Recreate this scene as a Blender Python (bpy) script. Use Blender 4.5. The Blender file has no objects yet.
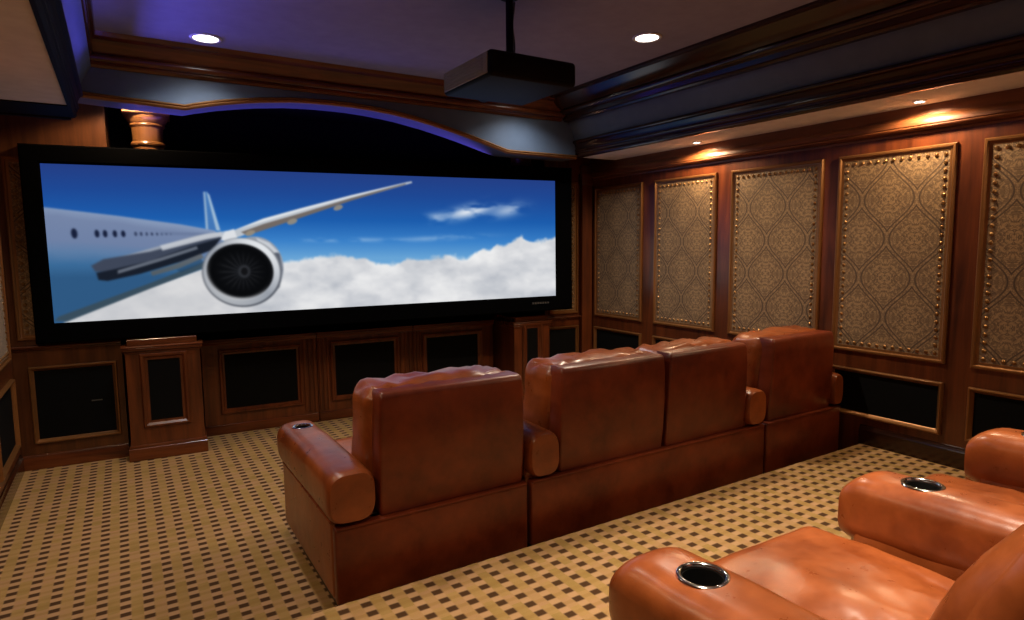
import bpy, bmesh, math, random
import numpy as np
from mathutils import Vector, Matrix, noise

random.seed(7)
PI = math.pi
scene = bpy.context.scene
COL = scene.collection

# ------------------------------------------------------------------ helpers
class MB:
    """collects shapes in one bmesh, links them as ONE mesh object"""
    def __init__(self):
        self.bm = bmesh.new()

    def box(self, x0, x1, y0, y1, z0, z1, bev=0.0, seg=1):
        r = bmesh.ops.create_cube(self.bm, size=1.0)
        vs = r['verts']
        for v in vs:
            v.co = Vector(((x0 + x1) / 2 + v.co.x * (x1 - x0),
                           (y0 + y1) / 2 + v.co.y * (y1 - y0),
                           (z0 + z1) / 2 + v.co.z * (z1 - z0)))
        if bev > 0:
            es = list({e for v in vs for e in v.link_edges})
            bmesh.ops.bevel(self.bm, geom=es, offset=bev, segments=seg, profile=0.5, affect='EDGES')
        return self

    def loops(self, rings, closed=True, cap=True):
        """skin a list of rings (each a list of 3-D points)"""
        R = [[self.bm.verts.new(p) for p in ring] for ring in rings]
        n = len(R[0])
        for a, b in zip(R, R[1:]):
            for i in range(n if closed else n - 1):
                j = (i + 1) % n
                try:
                    self.bm.faces.new((a[i], a[j], b[j], b[i]))
                except ValueError:
                    pass
        if cap and closed:
            for ring in (R[0], R[-1]):
                try:
                    self.bm.faces.new(ring)
                except ValueError:
                    pass
        return self

    def lathe(self, prof, n=32, c=(0, 0, 0), closed_prof=False):
        rings = []
        pr = list(prof) + ([prof[0]] if closed_prof else [])
        for r, z in pr:
            rings.append([(c[0] + r * math.cos(2 * PI * k / n), c[1] + r * math.sin(2 * PI * k / n), c[2] + z)
                          for k in range(n)])
        return self.loops(rings, True, not closed_prof)

    def frame(self, x0, x1, z0, z1, prof):
        """picture-frame moulding in the XZ plane facing -y; prof = [(inset, y)], closed section"""
        rings = []
        for sx, sz in ((0, 0), (1, 0), (1, 1), (0, 1), (0, 0)):
            ring = []
            for ins, y in prof:
                ring.append(((x0 + ins) if sx == 0 else (x1 - ins), y, (z0 + ins) if sz == 0 else (z1 - ins)))
            rings.append(ring)
        return self.loops(rings, True, False)

    def sweep(self, prof, a, b, out, up=(0, 0, 1)):
        """closed section prof [(o,u)] extruded from a to b; out/up are the section axes"""
        a, b, out, up = Vector(a), Vector(b), Vector(out), Vector(up)
        return self.loops([[p + out * o + up * u for o, u in prof] for p in (a, b)], True, True)

    def poly(self, pts, y0, y1):
        """outline in XZ extruded in y"""
        return self.loops([[(x, y0, z) for x, z in pts], [(x, y1, z) for x, z in pts]], True, True)

    def dome(self, c, r, axis, n=8):
        """half-round stud head"""
        ax = Vector(axis).normalized()
        t = ax.orthogonal().normalized()
        s = ax.cross(t)
        rings = []
        for k in range(3):
            a = k / 3 * PI / 2
            rings.append([Vector(c) + (t * math.cos(2 * PI * i / n) + s * math.sin(2 * PI * i / n)) * r * math.cos(a)
                          + ax * r * 0.75 * math.sin(a) for i in range(n)])
        self.loops(rings, True, True)
        return self

    def build(self, name, mat, parent=None, smooth=True, angle=35, weld=True):
        bm = self.bm
        if weld:
            bmesh.ops.remove_doubles(bm, verts=bm.verts, dist=1e-5)
        bmesh.ops.recalc_face_normals(bm, faces=bm.faces)
        me = bpy.data.meshes.new(name)
        bm.to_mesh(me)
        bm.free()
        if mat:
            me.materials.append(mat)
        if smooth:
            for p in me.polygons:
                p.use_smooth = True
            me.set_sharp_from_angle(angle=math.radians(angle))
        o = bpy.data.objects.new(name, me)
        COL.objects.link(o)
        if parent:
            o.parent = parent
        return o


def tag(o, label, cat, group=None):
    o['label'] = label
    o['category'] = cat
    if group:
        o['group'] = group
    return o


def thing(name, label, cat, loc=(0, 0, 0), rz=0.0, group=None):
    o = bpy.data.objects.new(name, None)
    COL.objects.link(o)
    o.location = loc
    o.rotation_euler = (0, 0, rz)
    o.empty_display_size = 0.1
    return tag(o, label, cat, group)


def struct(o):
    o['kind'] = 'structure'
    return o


def children(o):
    return [c for c in bpy.data.objects if c.parent == o]


def copy_tree(o, parent=None):
    c = o.copy()
    COL.objects.link(c)
    c.parent = parent
    for ch in children(o):
        copy_tree(ch, c)
    return c


# ------------------------------------------------------------------ materials
class NT:
    def __init__(self, name):
        self.m = bpy.data.materials.new(name)
        self.m.use_nodes = True
        self.t = self.m.node_tree
        self.b = self.t.nodes['Principled BSDF']
        self._o = None

    def n(self, typ, **kw):
        nd = self.t.nodes.new(typ)
        for k, v in kw.items():
            setattr(nd, k, v)
        return nd

    def link(self, a, b):
        self.t.links.new(a, b)

    def obj(self):
        if self._o is None:
            self._o = self.n('ShaderNodeTexCoord').outputs['Object']
        return self._o

    def math(self, op, a, b=None, c=None):
        nd = self.n('ShaderNodeMath', operation=op)
        for i, v in enumerate((a, b, c)):
            if v is None:
                continue
            if isinstance(v, (int, float)):
                nd.inputs[i].default_value = v
            else:
                self.link(v, nd.inputs[i])
        return nd.outputs[0]

    def mapping(self, scale=(1, 1, 1), loc=(0, 0, 0), src=None):
        nd = self.n('ShaderNodeMapping')
        nd.inputs['Scale'].default_value = scale
        nd.inputs['Location'].default_value = loc
        self.link(src or self.obj(), nd.inputs[0])
        return nd.outputs[0]

    def noise(self, scale, detail=3, rough=0.5, src=None, dist=0.0):
        nd = self.n('ShaderNodeTexNoise')
        nd.inputs['Scale'].default_value = scale
        nd.inputs['Detail'].default_value = detail
        nd.inputs['Roughness'].default_value = rough
        nd.inputs['Distortion'].default_value = dist
        self.link(src or self.obj(), nd.inputs['Vector'])
        return nd.outputs['Fac']

    def ramp(self, fac, stops, interp='LINEAR'):
        nd = self.n('ShaderNodeValToRGB')
        nd.color_ramp.interpolation = interp
        el = nd.color_ramp.elements
        while len(el) < len(stops):
            el.new(0.5)
        for e, (p, c) in zip(el, stops):
            e.position = p
            e.color = (*c, 1) if len(c) == 3 else c
        self.link(fac, nd.inputs[0])
        return nd.outputs[0]

    def mix(self, fac, a, b):
        nd = self.n('ShaderNodeMix', data_type='RGBA')
        for s, v in ((0, fac), (6, a), (7, b)):
            if isinstance(v, (int, float)):
                nd.inputs[s].default_value = v
            elif isinstance(v, tuple):
                nd.inputs[s].default_value = (*v, 1)
            else:
                self.link(v, nd.inputs[s])
        return nd.outputs[2]

    def sep(self, src=None):
        nd = self.n('ShaderNodeSeparateXYZ')
        self.link(src or self.obj(), nd.inputs[0])
        return nd.outputs

    def step(self, v, lo, hi):
        nd = self.n('ShaderNodeMapRange', interpolation_type='SMOOTHSTEP')
        self.link(v, nd.inputs[0])
        nd.inputs[1].default_value = lo
        nd.inputs[2].default_value = hi
        return nd.outputs[0]

    def bump(self, h, strength=0.3, dist=0.01):
        nd = self.n('ShaderNodeBump')
        nd.inputs['Strength'].default_value = strength
        nd.inputs['Distance'].default_value = dist
        self.link(h, nd.inputs['Height'])
        self.link(nd.outputs[0], self.b.inputs['Normal'])

    def set(self, **kw):
        for k, v in kw.items():
            s = self.b.inputs[k.replace('_', ' ')]
            if isinstance(v, (int, float)):
                s.default_value = v
            elif isinstance(v, tuple):
                s.default_value = (*v, 1) if len(v) == 3 else v
            else:
                self.link(v, s)
        return self


def simple(name, col, rough=0.5, metal=0.0, spec=0.5):
    t = NT(name)
    f = t.noise(9.0, 3)
    c = t.mix(f, tuple(x * 0.85 for x in col), tuple(min(1, x * 1.15) for x in col))
    t.set(Base_Color=c, Roughness=rough, Metallic=metal)
    t.b.inputs['Specular IOR Level'].default_value = spec
    return t.m


def wood(name, dark, light, rough=0.3, axis='Z'):
    t = NT(name)
    sc = {'Z': (14, 14, 1.1), 'X': (1.1, 14, 14), 'Y': (14, 1.1, 14)}[axis]
    g = t.noise(1.0, 5, 0.62, t.mapping(sc), 0.6)
    g2 = t.noise(2.3, 2)
    f = t.math('ADD', t.math('MULTIPLY', g, 0.8), t.math('MULTIPLY', g2, 0.3))
    c = t.ramp(f, [(0.32, dark), (0.75, light)])
    t.set(Base_Color=c, Roughness=rough)
    t.b.inputs['Coat Weight'].default_value = 0.18
    t.b.inputs['Coat Roughness'].default_value = 0.15
    t.bump(g, 0.08, 0.004)
    return t.m


def leather(name, dark, light, rough=0.36):
    t = NT(name)
    big = t.noise(3.2, 4, 0.6)
    mid = t.noise(14, 4, 0.6)
    f = t.math('ADD', t.math('MULTIPLY', big, 0.75), t.math('MULTIPLY', mid, 0.25))
    c = t.ramp(f, [(0.33, dark), (0.66, light)])
    pores = t.noise(240, 2, 0.6)
    cr = t.noise(6.0, 2, 0.5)
    h = t.math('ADD', t.math('MULTIPLY', pores, 0.06), t.math('MULTIPLY', cr, 1.6))
    r = t.math('ADD', t.math('MULTIPLY', mid, 0.16), rough - 0.08)
    t.set(Base_Color=c, Roughness=r)
    t.b.inputs['Specular IOR Level'].default_value = 0.5
    t.bump(h, 0.45, 0.006)
    return t.m


def make_carpet():
    t = NT('carpet_basket_weave')
    x, y, z = t.sep()
    PX, PY = 0.1045, 0.0800
    fx = t.math('FRACT', t.math('ADD', t.math('DIVIDE', x, PX), 40.07))
    fy = t.math('FRACT', t.math('ADD', t.math('DIVIDE', y, PY), 40.29))
    dx = t.math('ABSOLUTE', t.math('SUBTRACT', fx, 0.25))        # dark column centred at .25
    incol = t.math('SUBTRACT', 1.0, t.step(dx, 0.18, 0.30))
    wave = t.math('ADD', t.math('MULTIPLY', t.math('COSINE', t.math('MULTIPLY', t.math('SUBTRACT', fy, 0.5), 2 * PI)), 0.5), 0.5)
    dash = t.step(wave, 0.24, 0.74)
    dark = t.math('MULTIPLY', incol, dash)
    fib = t.noise(420, 2, 0.7)
    # every cell of the weave has yarn of its own tint
    cell = t.n('ShaderNodeTexWhiteNoise', noise_dimensions='2D')
    cc = t.n('ShaderNodeCombineXYZ')
    t.link(t.math('FLOOR', t.math('ADD', t.math('DIVIDE', x, PX / 2), 80.14)), cc.inputs[0])
    t.link(t.math('FLOOR', t.math('ADD', t.math('DIVIDE', y, PY), 40.29)), cc.inputs[1])
    t.link(cc.outputs[0], cell.inputs['Vector'])
    blot = t.noise(9, 3)
    tint = t.math('ADD', t.math('MULTIPLY', cell.outputs['Value'], 0.45), t.math('MULTIPLY', blot, 0.55))
    base = t.ramp(tint, [(0.2, (0.285, 0.182, 0.056)), (0.5, (0.365, 0.226, 0.084)), (0.8, (0.390, 0.220, 0.112))])
    pink = t.mix(t.math('MULTIPLY', incol, 0.75), base, (0.450, 0.265, 0.145))
    thread = t.math('MULTIPLY', t.step(wave, 0.55, 0.98), t.math('SUBTRACT', 1.0, incol))
    thr = t.mix(t.math('MULTIPLY', thread, 0.45), pink, (0.27, 0.155, 0.045))
    drk = t.mix(t.math('MULTIPLY', dark, 0.96), thr, (0.030, 0.009, 0.003))
    fin = t.mix(t.math('MULTIPLY', fib, 0.24), drk, (0.16, 0.10, 0.04))
    t.set(Base_Color=fin, Roughness=0.95)
    t.b.inputs['Specular IOR Level'].default_value = 0.1
    h = t.math('SUBTRACT', t.math('MULTIPLY', fib, 0.35), t.math('MULTIPLY', wave, 0.35))
    t.bump(h, 0.5, 0.006)
    return t.m


def make_damask():
    """tan fabric with an ogee damask; panels face -y, X across, Z up"""
    t = NT('damask_fabric')
    x, y, z = t.sep()
    WX, WZ = 0.40, 0.60
    xs = t.math('DIVIDE', x, WX)
    zs = t.math('DIVIDE', z, WZ)
    ax = t.math('ABSOLUTE', t.math('SUBTRACT', t.math('FRACT', t.math('ADD', xs, 40.5)), 0.5))      # 0..0.5 from the column axis
    b = t.math('MULTIPLY', t.math('ADD', t.math('COSINE', t.math('MULTIPLY', zs, 2 * PI)), 1.0), 0.25)
    d = t.math('SUBTRACT', ax, b)
    ad = t.math('ABSOLUTE', d)
    line1 = t.math('SUBTRACT', 1.0, t.step(t.math('ABSOLUTE', t.math('SUBTRACT', ad, 0.045)), 0.008, 0.026))
    line2 = t.math('SUBTRACT', 1.0, t.step(t.math('ABSOLUTE', t.math('SUBTRACT', ad, 0.105)), 0.004, 0.018))
    inside = t.step(d, 0.004, -0.004)
    za = t.math('ABSOLUTE', t.math('SUBTRACT', t.math('FRACT', t.math('ADD', zs, 40.5)), 0.5))
    zb = t.math('SUBTRACT', 0.5, za)
    axb = t.math('SUBTRACT', 0.5, ax)
    def lerp(a_, b_):
        return t.math('ADD', t.math('MULTIPLY', a_, inside), t.math('MULTIPLY', b_, t.math('SUBTRACT', 1.0, inside)))
    cb = t.n('ShaderNodeCombineXYZ')
    t.link(lerp(ax, axb), cb.inputs[0])
    t.link(t.math('MULTIPLY', lerp(za, zb), 1.4), cb.inputs[1])
    sc = t.noise(7.5, 2.0, 0.5, cb.outputs[0], 1.6)
    motif = t.math('SUBTRACT', 1.0, t.step(t.math('ABSOLUTE', t.math('SUBTRACT', sc, 0.5)), 0.012, 0.055))
    sc2 = t.noise(19.0, 1.0, 0.5, cb.outputs[0], 1.0)
    motif2 = t.step(sc2, 0.48, 0.56)
    pat = t.math('MAXIMUM', t.math('MAXIMUM', line1, t.math('MULTIPLY', line2, 0.6)),
                 t.math('MAXIMUM', t.math('MULTIPLY', motif, 0.8), t.math('MULTIPLY', motif2, 0.6)))
    weave = t.noise(260, 2, 0.6)
    blot = t.noise(6, 3)
    base = t.mix(blot, (0.310, 0.185, 0.078), (0.410, 0.255, 0.115))
    c = t.mix(t.math('MULTIPLY', pat, 0.92), base, (0.034, 0.013, 0.005))
    c = t.mix(t.math('MULTIPLY', weave, 0.35), c, (0.09, 0.055, 0.03))
    t.set(Base_Color=c, Roughness=0.7)
    t.b.inputs['Sheen Weight'].default_value = 0.15
    t.bump(t.math('ADD', weave, t.math('MULTIPLY', pat, 0.6)), 0.35, 0.004)
    return t.m


def make_emit(name, col, strength):
    m = bpy.data.materials.new(name)
    m.use_nodes = True
    nt = m.node_tree
    nt.nodes.remove(nt.nodes['Principled BSDF'])
    e = nt.nodes.new('ShaderNodeEmission')
    e.inputs[0].default_value = (*col, 1)
    e.inputs[1].default_value = strength
    nt.links.new(e.outputs[0], nt.nodes['Material Output'].inputs[0])
    return m


SCREEN_STRENGTH = 1.0
def make_picture():
    m = bpy.data.materials.new('projected_picture')
    m.use_nodes = True
    nt = m.node_tree
    nt.nodes.remove(nt.nodes['Principled BSDF'])
    a = nt.nodes.new('ShaderNodeVertexColor')
    a.layer_name = 'picture'
    e = nt.nodes.new('ShaderNodeEmission')
    e.inputs[1].default_value = SCREEN_STRENGTH
    nt.links.new(a.outputs[0], e.inputs[0])
    nt.links.new(e.outputs[0], nt.nodes['Material Output'].inputs[0])
    return m


DW, LW = (0.024, 0.0050, 0.0018), (0.165, 0.041, 0.0110)
M = {
    'wood': wood('mahogany_upright', DW, LW),
    'woodhoney': wood('honey_mahogany', (0.030, 0.0085, 0.003), (0.150, 0.050, 0.016)),
    'woodx': wood('mahogany_lengthwise', DW, LW, 0.26, 'X'),
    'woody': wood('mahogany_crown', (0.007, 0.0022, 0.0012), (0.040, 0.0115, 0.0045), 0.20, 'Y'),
    'dark_trim': simple('darkened_moulding', (0.0045, 0.0022, 0.0016), 0.6, 0, 0.06),  # moulding colour pulled dark, shade of the soffit end included
    'crown': wood('lamplit_crown', (0.055, 0.014, 0.004), (0.230, 0.072, 0.020), 0.45, 'Y'),  # lighter wood, carries the downlights' glow along the right wall in its colour
    'gold': simple('antique_gold_moulding', (0.26, 0.115, 0.038), 0.30, 0.55),
    'stud': simple('brass_stud', (0.30, 0.16, 0.06), 0.30, 0.8),
    'fabric': make_damask(),
    'carpet': make_carpet(),
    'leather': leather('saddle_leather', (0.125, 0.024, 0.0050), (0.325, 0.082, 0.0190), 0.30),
    'leather_shaded': leather('saddle_leather_in_shade', (0.066, 0.0075, 0.0017), (0.190, 0.032, 0.0075), 0.36),  # same hide darkened, dim light on the chair backs put into the colour
    'black': simple('black_grille_cloth', (0.004, 0.004, 0.004), 0.9, 0, 0.1),
    'bezel': simple('black_velvet_frame', (0.0016, 0.0016, 0.0018), 0.95, 0, 0.02),
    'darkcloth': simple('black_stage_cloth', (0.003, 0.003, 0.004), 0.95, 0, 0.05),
    'ceil': simple('grey_ceiling_paint', (0.27, 0.27, 0.33), 0.8, 0, 0.2),
    'soffit': simple('warm_grey_soffit_paint', (0.74, 0.73, 0.71), 0.7, 0, 0.2),
    'cove': simple('slate_cove_paint', (0.085, 0.110, 0.150), 0.55, 0, 0.3),
    'proj': simple('projector_shell', (0.006, 0.0045, 0.004), 0.55, 0, 0.07),
    'proj_lit_side': simple('projector_lit_side', (0.26, 0.24, 0.16), 0.4),  # shell colour lightened on the side that catches the room light
    'chrome': simple('chrome', (0.75, 0.75, 0.75), 0.12, 1.0),
    'cup': simple('black_cup_well', (0.006, 0.006, 0.006), 0.35),
    'trimwhite': simple('white_light_trim', (0.7, 0.7, 0.68), 0.4),
    'plate': simple('grey_badge', (0.10, 0.10, 0.10), 0.4, 0.5),
    'bulb': make_emit('lamp_glow', (1.0, 0.95, 0.86), 14.0),
    'rope': make_emit('blue_rope_light', (0.10, 0.08, 1.0), 3.0),
    'glass': simple('lens_glass', (0.01, 0.01, 0.03), 0.05),
}

# ------------------------------------------------------------------ room dimensions
XL, XR = -0.806, 4.99          # left / right wall
AL = 0.062                     # the screen wall runs a little askew
OX, OY = -0.806, 6.532         # front-left corner
YB = -1.35                     # back wall
RZ, RY = 0.232, 2.735          # rear platform height and front edge
SOF = 2.82                     # soffit underside
CZ = 3.40                      # tray ceiling
YF = 5.72                      # front fascia
FR = (OX, OY, 0.0)             # local frame of the screen wall: x along, -y to the room

# floor
struct(MB().box(XL - .2, XR + .2, RY, 7.1, -0.06, 0).build('floor', M['carpet'], smooth=False))
mb = MB()
pr = [(YB - .2, -0.06), (RY, -0.06), (RY, RZ - .02), (RY - .006, RZ - .006), (RY - .02, RZ), (YB - .2, RZ)]
mb.loops([[(x, a, b) for a, b in pr] for x in (XL - .2, XR + .2)])
struct(mb.build('floor_riser', M['carpet'], smooth=False))

# walls
struct(MB().box(XR, XR + .15, YB - .1, 6.9, 0, 3.6).build('wall_right', M['wood'], smooth=False))
struct(MB().box(XL - .15, XL, YB - .1, 7.0, 0, 3.6).build('wall_left', M['wood'], smooth=False))
struct(MB().box(XL - .15, XR + .15, YB - .15, YB, 0, 3.6).build('wall_back', M['wood'], smooth=False))
def front_box(name, x0, x1, y0, y1, z0, z1, mat):
    o = MB().box(x0, x1, y0, y1, z0, z1).build(name, mat, smooth=False)
    o.location = FR
    o.rotation_euler = (0, 0, -AL)
    return struct(o)

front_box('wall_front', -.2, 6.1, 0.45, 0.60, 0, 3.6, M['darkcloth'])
front_box('wall_front_bay', -.05, 0.775, 0.0, 0.45, 0, 3.3, M['woodhoney'])
front_box('wall_front_bay', 5.135, 5.79, 0.0, 0.45, 0, 3.3, M['wood'])

# ceiling and tray
struct(MB().box(XL - .15, XR + .15, YB - .15, 7.2, 3.6, 3.7).build('ceiling', M['ceil'], smooth=False))
struct(MB().box(-.30, 4.5, -.9, YF + .05, CZ, CZ + .1).build('ceiling_tray', M['ceil'], smooth=False))
struct(MB().box(XL, -.215, YB, YF, SOF, 3.6).build('ceiling_soffit_left', M['soffit'], smooth=False))
struct(MB().box(4.425, XR, YB, YF, SOF, 3.6).build('ceiling_soffit_right', M['soffit'], smooth=False))
struct(MB().box(XL, XR, YB, -0.85, SOF, 3.6).build('ceiling_soffit_back', M['soffit'], smooth=False))
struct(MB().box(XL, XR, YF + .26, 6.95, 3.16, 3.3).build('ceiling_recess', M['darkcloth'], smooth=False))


def trim(name, prof, a, b, out, mat, up=(0, 0, 1)):
    return struct(MB().sweep(prof, a, b, out, up).build(name, mat, angle=25))


# lower mouldings at the inner edges of the side soffits (section: o = towards the tray, u = height)
def arcpts(cx, cy, r, a0, a1, n=6):
    return [(cx + r * math.cos(math.radians(a0 + (a1 - a0) * k / n)),
             cy + r * math.sin(math.radians(a0 + (a1 - a0) * k / n))) for k in range(n + 1)]

low = [(-.02, -.012), (.0, -.012), (.006, -.008)] + arcpts(.004, .008, .012, -60, 70, 5) + \
      [(.010, .030), (.022, .034), (.022, .046)] + arcpts(.018, .066, .016, -70, 80, 5) + \
      [(.022, .092), (.030, .110), (.040, .135)] + arcpts(.044, .158, .020, -80, 110, 6) + [(.02, .185), (-.03, .185)]
trim('trim_1', low, (-.215, YB, SOF), (-.215, YF, SOF), (1, 0, 0), M['dark_trim'])
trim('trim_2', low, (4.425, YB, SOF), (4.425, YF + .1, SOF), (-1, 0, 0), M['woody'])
# sloping coves
cove = [(-.04, 0), (0.035, 0), (0.045, .03), (.06, .07), (.085, .12), (.125, .185), (.125, .2), (-.04, .2)]
struct(MB().sweep(cove, (-.215, YB, 3.0), (-.215, YF, 3.0), (1, 0, 0)).build('ceiling_cove_left', M['cove'], angle=40))
struct(MB().sweep(cove, (4.425, YB, 3.0), (4.425, YF, 3.0), (-1, 0, 0)).build('ceiling_cove_right', M['cove'], angle=40))
# upper crowns under the tray ceiling
upL = [(-.02, .0), (.006, .0), (.014, .02), (.010, .04), (.022, .06)] + arcpts(.024, .085, .018, -80, 80, 5) + \
      [(.03, .12), (.04, .165), (.06, .19), (.066, .215), (-.02, .215)]
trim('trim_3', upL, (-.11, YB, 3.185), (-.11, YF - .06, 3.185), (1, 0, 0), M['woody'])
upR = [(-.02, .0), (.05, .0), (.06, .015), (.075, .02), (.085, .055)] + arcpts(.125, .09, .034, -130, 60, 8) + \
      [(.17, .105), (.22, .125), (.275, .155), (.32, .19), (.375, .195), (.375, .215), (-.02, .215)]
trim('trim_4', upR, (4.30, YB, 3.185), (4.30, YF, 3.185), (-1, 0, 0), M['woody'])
upF = [(-.02, .0), (.01, .0), (.02, .02), (.035, .03)] + arcpts(.05, .062, .030, -120, 70, 8) + \
      [(.075, .10), (.10, .13), (.14, .17), (.185, .185), (.20, .215), (-.02, .215)]
trim('trim_5', upF, (-.12, YF, 3.185), (4.2, YF, 3.185), (0, -1, 0), M['woodx'])
# dark strip put in for the shade at the stage end of the left soffit
endp = [(0, 0), (.0, -.03), (.04, -.03), (.05, -.02), (.42, -.008), (.42, 0)]
trim('trim_6', endp, (XL, YF, SOF), (-.235, YF, SOF), (0, -1, 0), M['dark_trim'])

# front fascia with the low arch
arch = [(-.20, 2.965), (.02, 2.955), (.30, 2.946), (.515, 2.938), (.60, 2.962), (.773, 3.003), (.93, 3.032), (1.082, 3.056),
        (1.327, 3.084), (1.50, 3.094), (1.67, 3.098), (1.86, 3.097), (2.036, 3.089), (2.24, 3.072), (2.428, 3.047),
        (2.64, 3.010), (2.848, 2.966), (3.02, 2.926), (3.184, 2.884), (3.37, 2.834), (3.50, 2.800), (3.566, 2.798), (4.40, 2.796)]
mb = MB()
mb.poly(arch + [(4.40, 3.30), (-.20, 3.30)], YF, YF + .26)
struct(mb.build('wall_arch_fascia', M['cove'], smooth=False))
# moulding along the arch edge
sec = [(0, 0), (-.012, .0), (-.024, .008), (-.028, .018), (-.020, .026), (-.030, .034), (-.022, .046), (0, .05)]
rings = []
for i, (x, z) in enumerate(arch):
    a = arch[max(0, i - 1)]
    b = arch[min(len(arch) - 1, i + 1)]
    t = Vector((b[0] - a[0], b[1] - a[1])).normalized()
    nrm = Vector((-t.y, t.x))
    rings.append([(x + nrm.x * u, YF + o, z - .006 + nrm.y * u) for o, u in sec])
struct(MB().loops(rings).build('trim_7', M['gold'], angle=50))

# right and left wall crown under the soffit, with the picture rail below it
wc = [(0, 0), (.012, .0), (.016, .012), (.012, .022), (.030, .030), (.058, .034), (.064, .042), (.058, .050), (.066, .056)] + \
     arcpts(.0, .062, .066, 0, 62, 8) + [(.022, .150), (.016, .2), (0, .2)]
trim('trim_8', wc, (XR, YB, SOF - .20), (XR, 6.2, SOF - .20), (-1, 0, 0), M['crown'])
trim('trim_9', wc, (XL, YB, SOF - .20), (XL, YF, SOF - .20), (1, 0, 0), M['woody'])
# baseboards
bb = [(0, 0), (.022, 0), (.022, .12), (.014, .135), (.010, .15), (0, .155)]
trim('baseboard_right', bb, (XR, YB, RZ), (XR, RY, RZ), (-1, 0, 0), M['woody'])
trim('baseboard_left', bb, (XL, RY, 0), (XL, 6.5, 0), (1, 0, 0), M['woody'])
# chair rail of both side walls
cr = [(0, 0), (.010, .0), (.018, .012), (.018, .03), (.026, .038), (.020, .05), (0, .055)]

# ------------------------------------------------------------------ upholstered wall panels and speaker grilles
FP = [(0, .0), (0, -.016), (.008, -.026), (.020, -.026), (.028, -.014), (.034, -.012), (.046, -.012), (.05, .0)]
GP = [(0, 0), (0, -.022), (.006, -.034), (.014, -.034), (.026, -.014), (.034, -.008), (.036, .0)]

def fabric_panel(w, h, label, loc, rz, studs=True, group=None):
    t = thing('wall_panel', label, 'wall panel', loc, rz, group)
    MB().frame(0, w, 0, h, FP).build('frame', M['gold'], t, angle=30)
    MB().box(.035, w - .035, -.010, 0.0, .035, h - .035).build('fabric', M['fabric'], t, smooth=False)
    mb = MB()
    sp, r, ins = 0.055, 0.0150, 0.072
    nx = max(1, int((w - 2 * ins) / sp))
    nz = max(1, int((h - 2 * ins) / sp))
    for i in range(nx + 1):
        x = ins + (w - 2 * ins) * i / nx
        for z in (ins, h - ins):
            mb.dome((x, -.010, z), r, (0, -1, 0))
    for i in range(1, nz):
        z = ins + (h - 2 * ins) * i / nz
        for x in (ins, w - ins):
            mb.dome((x, -.010, z), r, (0, -1, 0))
    mb.build('nailhead_trim', M['stud'], t, weld=False)
    return t


def grille(w, h, label, loc, rz, group=None):
    t = thing('speaker_grille', label, 'speaker grille', loc, rz, group)
    MB().frame(0, w, 0, h, GP).build('frame', M['gold'], t, angle=30)
    MB().box(.028, w - .028, -.004, 0.0, .028, h - .028).build('cloth', M['black'], t, smooth=False)
    return t


# right wall: local x runs towards the camera
rp = [(6.08, 5.255), (5.065, 4.225), (4.055, 3.130), (3.000, 2.150), (1.990, 1.14), (0.98, 0.13)]
RL = ['damask wall panel nearest the screen on the right wall',
      'second damask wall panel from the screen, its top edge lit by a downlight',
      'third damask wall panel from the screen on the right wall, above the right recliner',
      'damask wall panel with brightly lit gilt top edge, fully in view right of the recliners',
      'damask wall panel cut by the right edge of the picture, nearest the rear recliners',
      'damask wall panel beside the rear recliners, outside the view']
GL = ['black low speaker grille in the far corner of the right wall',
      'black low speaker grille below the second damask panel from the screen',
      'black low speaker grille behind the front recliners on the right wall',
      'wide black low speaker grille with gilt sill, right of the front recliners',
      'black low speaker grille at right edge, behind the farthest rear armrest',
      'black low speaker grille beside the rear recliners, outside the view']
for (a, b), l, g in list(zip(rp, RL, GL))[:5]:
    fabric_panel(a - b, 1.56, l, (XR, a, .968), -PI / 2)
    grille(a - b, .385, g, (XR, a, .448), -PI / 2)
LL = ['sliver of damask wall panel at the left edge, on the left wall', ]
fabric_panel(.92, 1.56, 'narrow sliver of damask wall panel at the far left edge of the picture', (XL, 5.42, .968), PI / 2)
grille(.92, .56, 'black speaker grille low on the left wall, at the left picture edge', (XL, 5.42, .26), PI / 2)

def inF(s, d, z):
    ca, sa = math.cos(AL), math.sin(AL)
    return (OX + ca * s - sa * d, OY - sa * s - ca * d, z)

# panels on the screen wall, mostly behind the screen
fabric_panel(.66, 1.50, 'damask panel with gilt stud edge peeping out left of the screen', inF(.05, 0, 1.10), -AL)
fabric_panel(.42, 1.60, 'damask strip with studs between the screen and the right corner post', inF(5.185, 0, 1.0), -AL)
gl = grille(.625, .655, 'large square black speaker grille in the left corner below the screen', inF(.105, 0, .22), -AL)
MB().box(.42, .50, -.008, -.002, .315, .325).build('badge', M['plate'], gl, smooth=False)
grille(.46, .62, 'black speaker grille in the right corner, beyond the right cabinet pilaster', inF(5.15, 0, .23), -AL)

# ledges and rails of the two side bays
ledge = [(0, 0), (.018, 0), (.022, .010), (.040, .018), (.046, .030), (.040, .040), (0, .042)]
ca, sa = math.cos(AL), math.sin(AL)
nF = (-sa, -ca, 0)
trim('trim_10', ledge, inF(.0, 0, 1.015), inF(.775, 0, 1.015), nF, M['woodx'])
trim('trim_11', ledge, inF(5.13, 0, .935), inF(5.79, 0, .935), nF, M['woodx'])
base = [(0, 0), (.02, 0), (.02, .10), (.012, .12), (0, .125)]
trim('baseboard_front', base, inF(.0, 0, 0), inF(.775, 0, 0), nF, M['woodx'])
# corner post in the right corner
cp = thing('corner_post', 'dark wooden corner post with square cap right of the screen', 'post', inF(5.63, 0, 0), -AL)
MB().box(0, .15, -.07, -.003, 0, 2.80, .006).build('shaft', M['wood'], cp)
MB().box(-.012, .158, -.085, -.003, 2.56, 2.70, .010, 2).build('cap', M['woodx'], cp)

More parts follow.
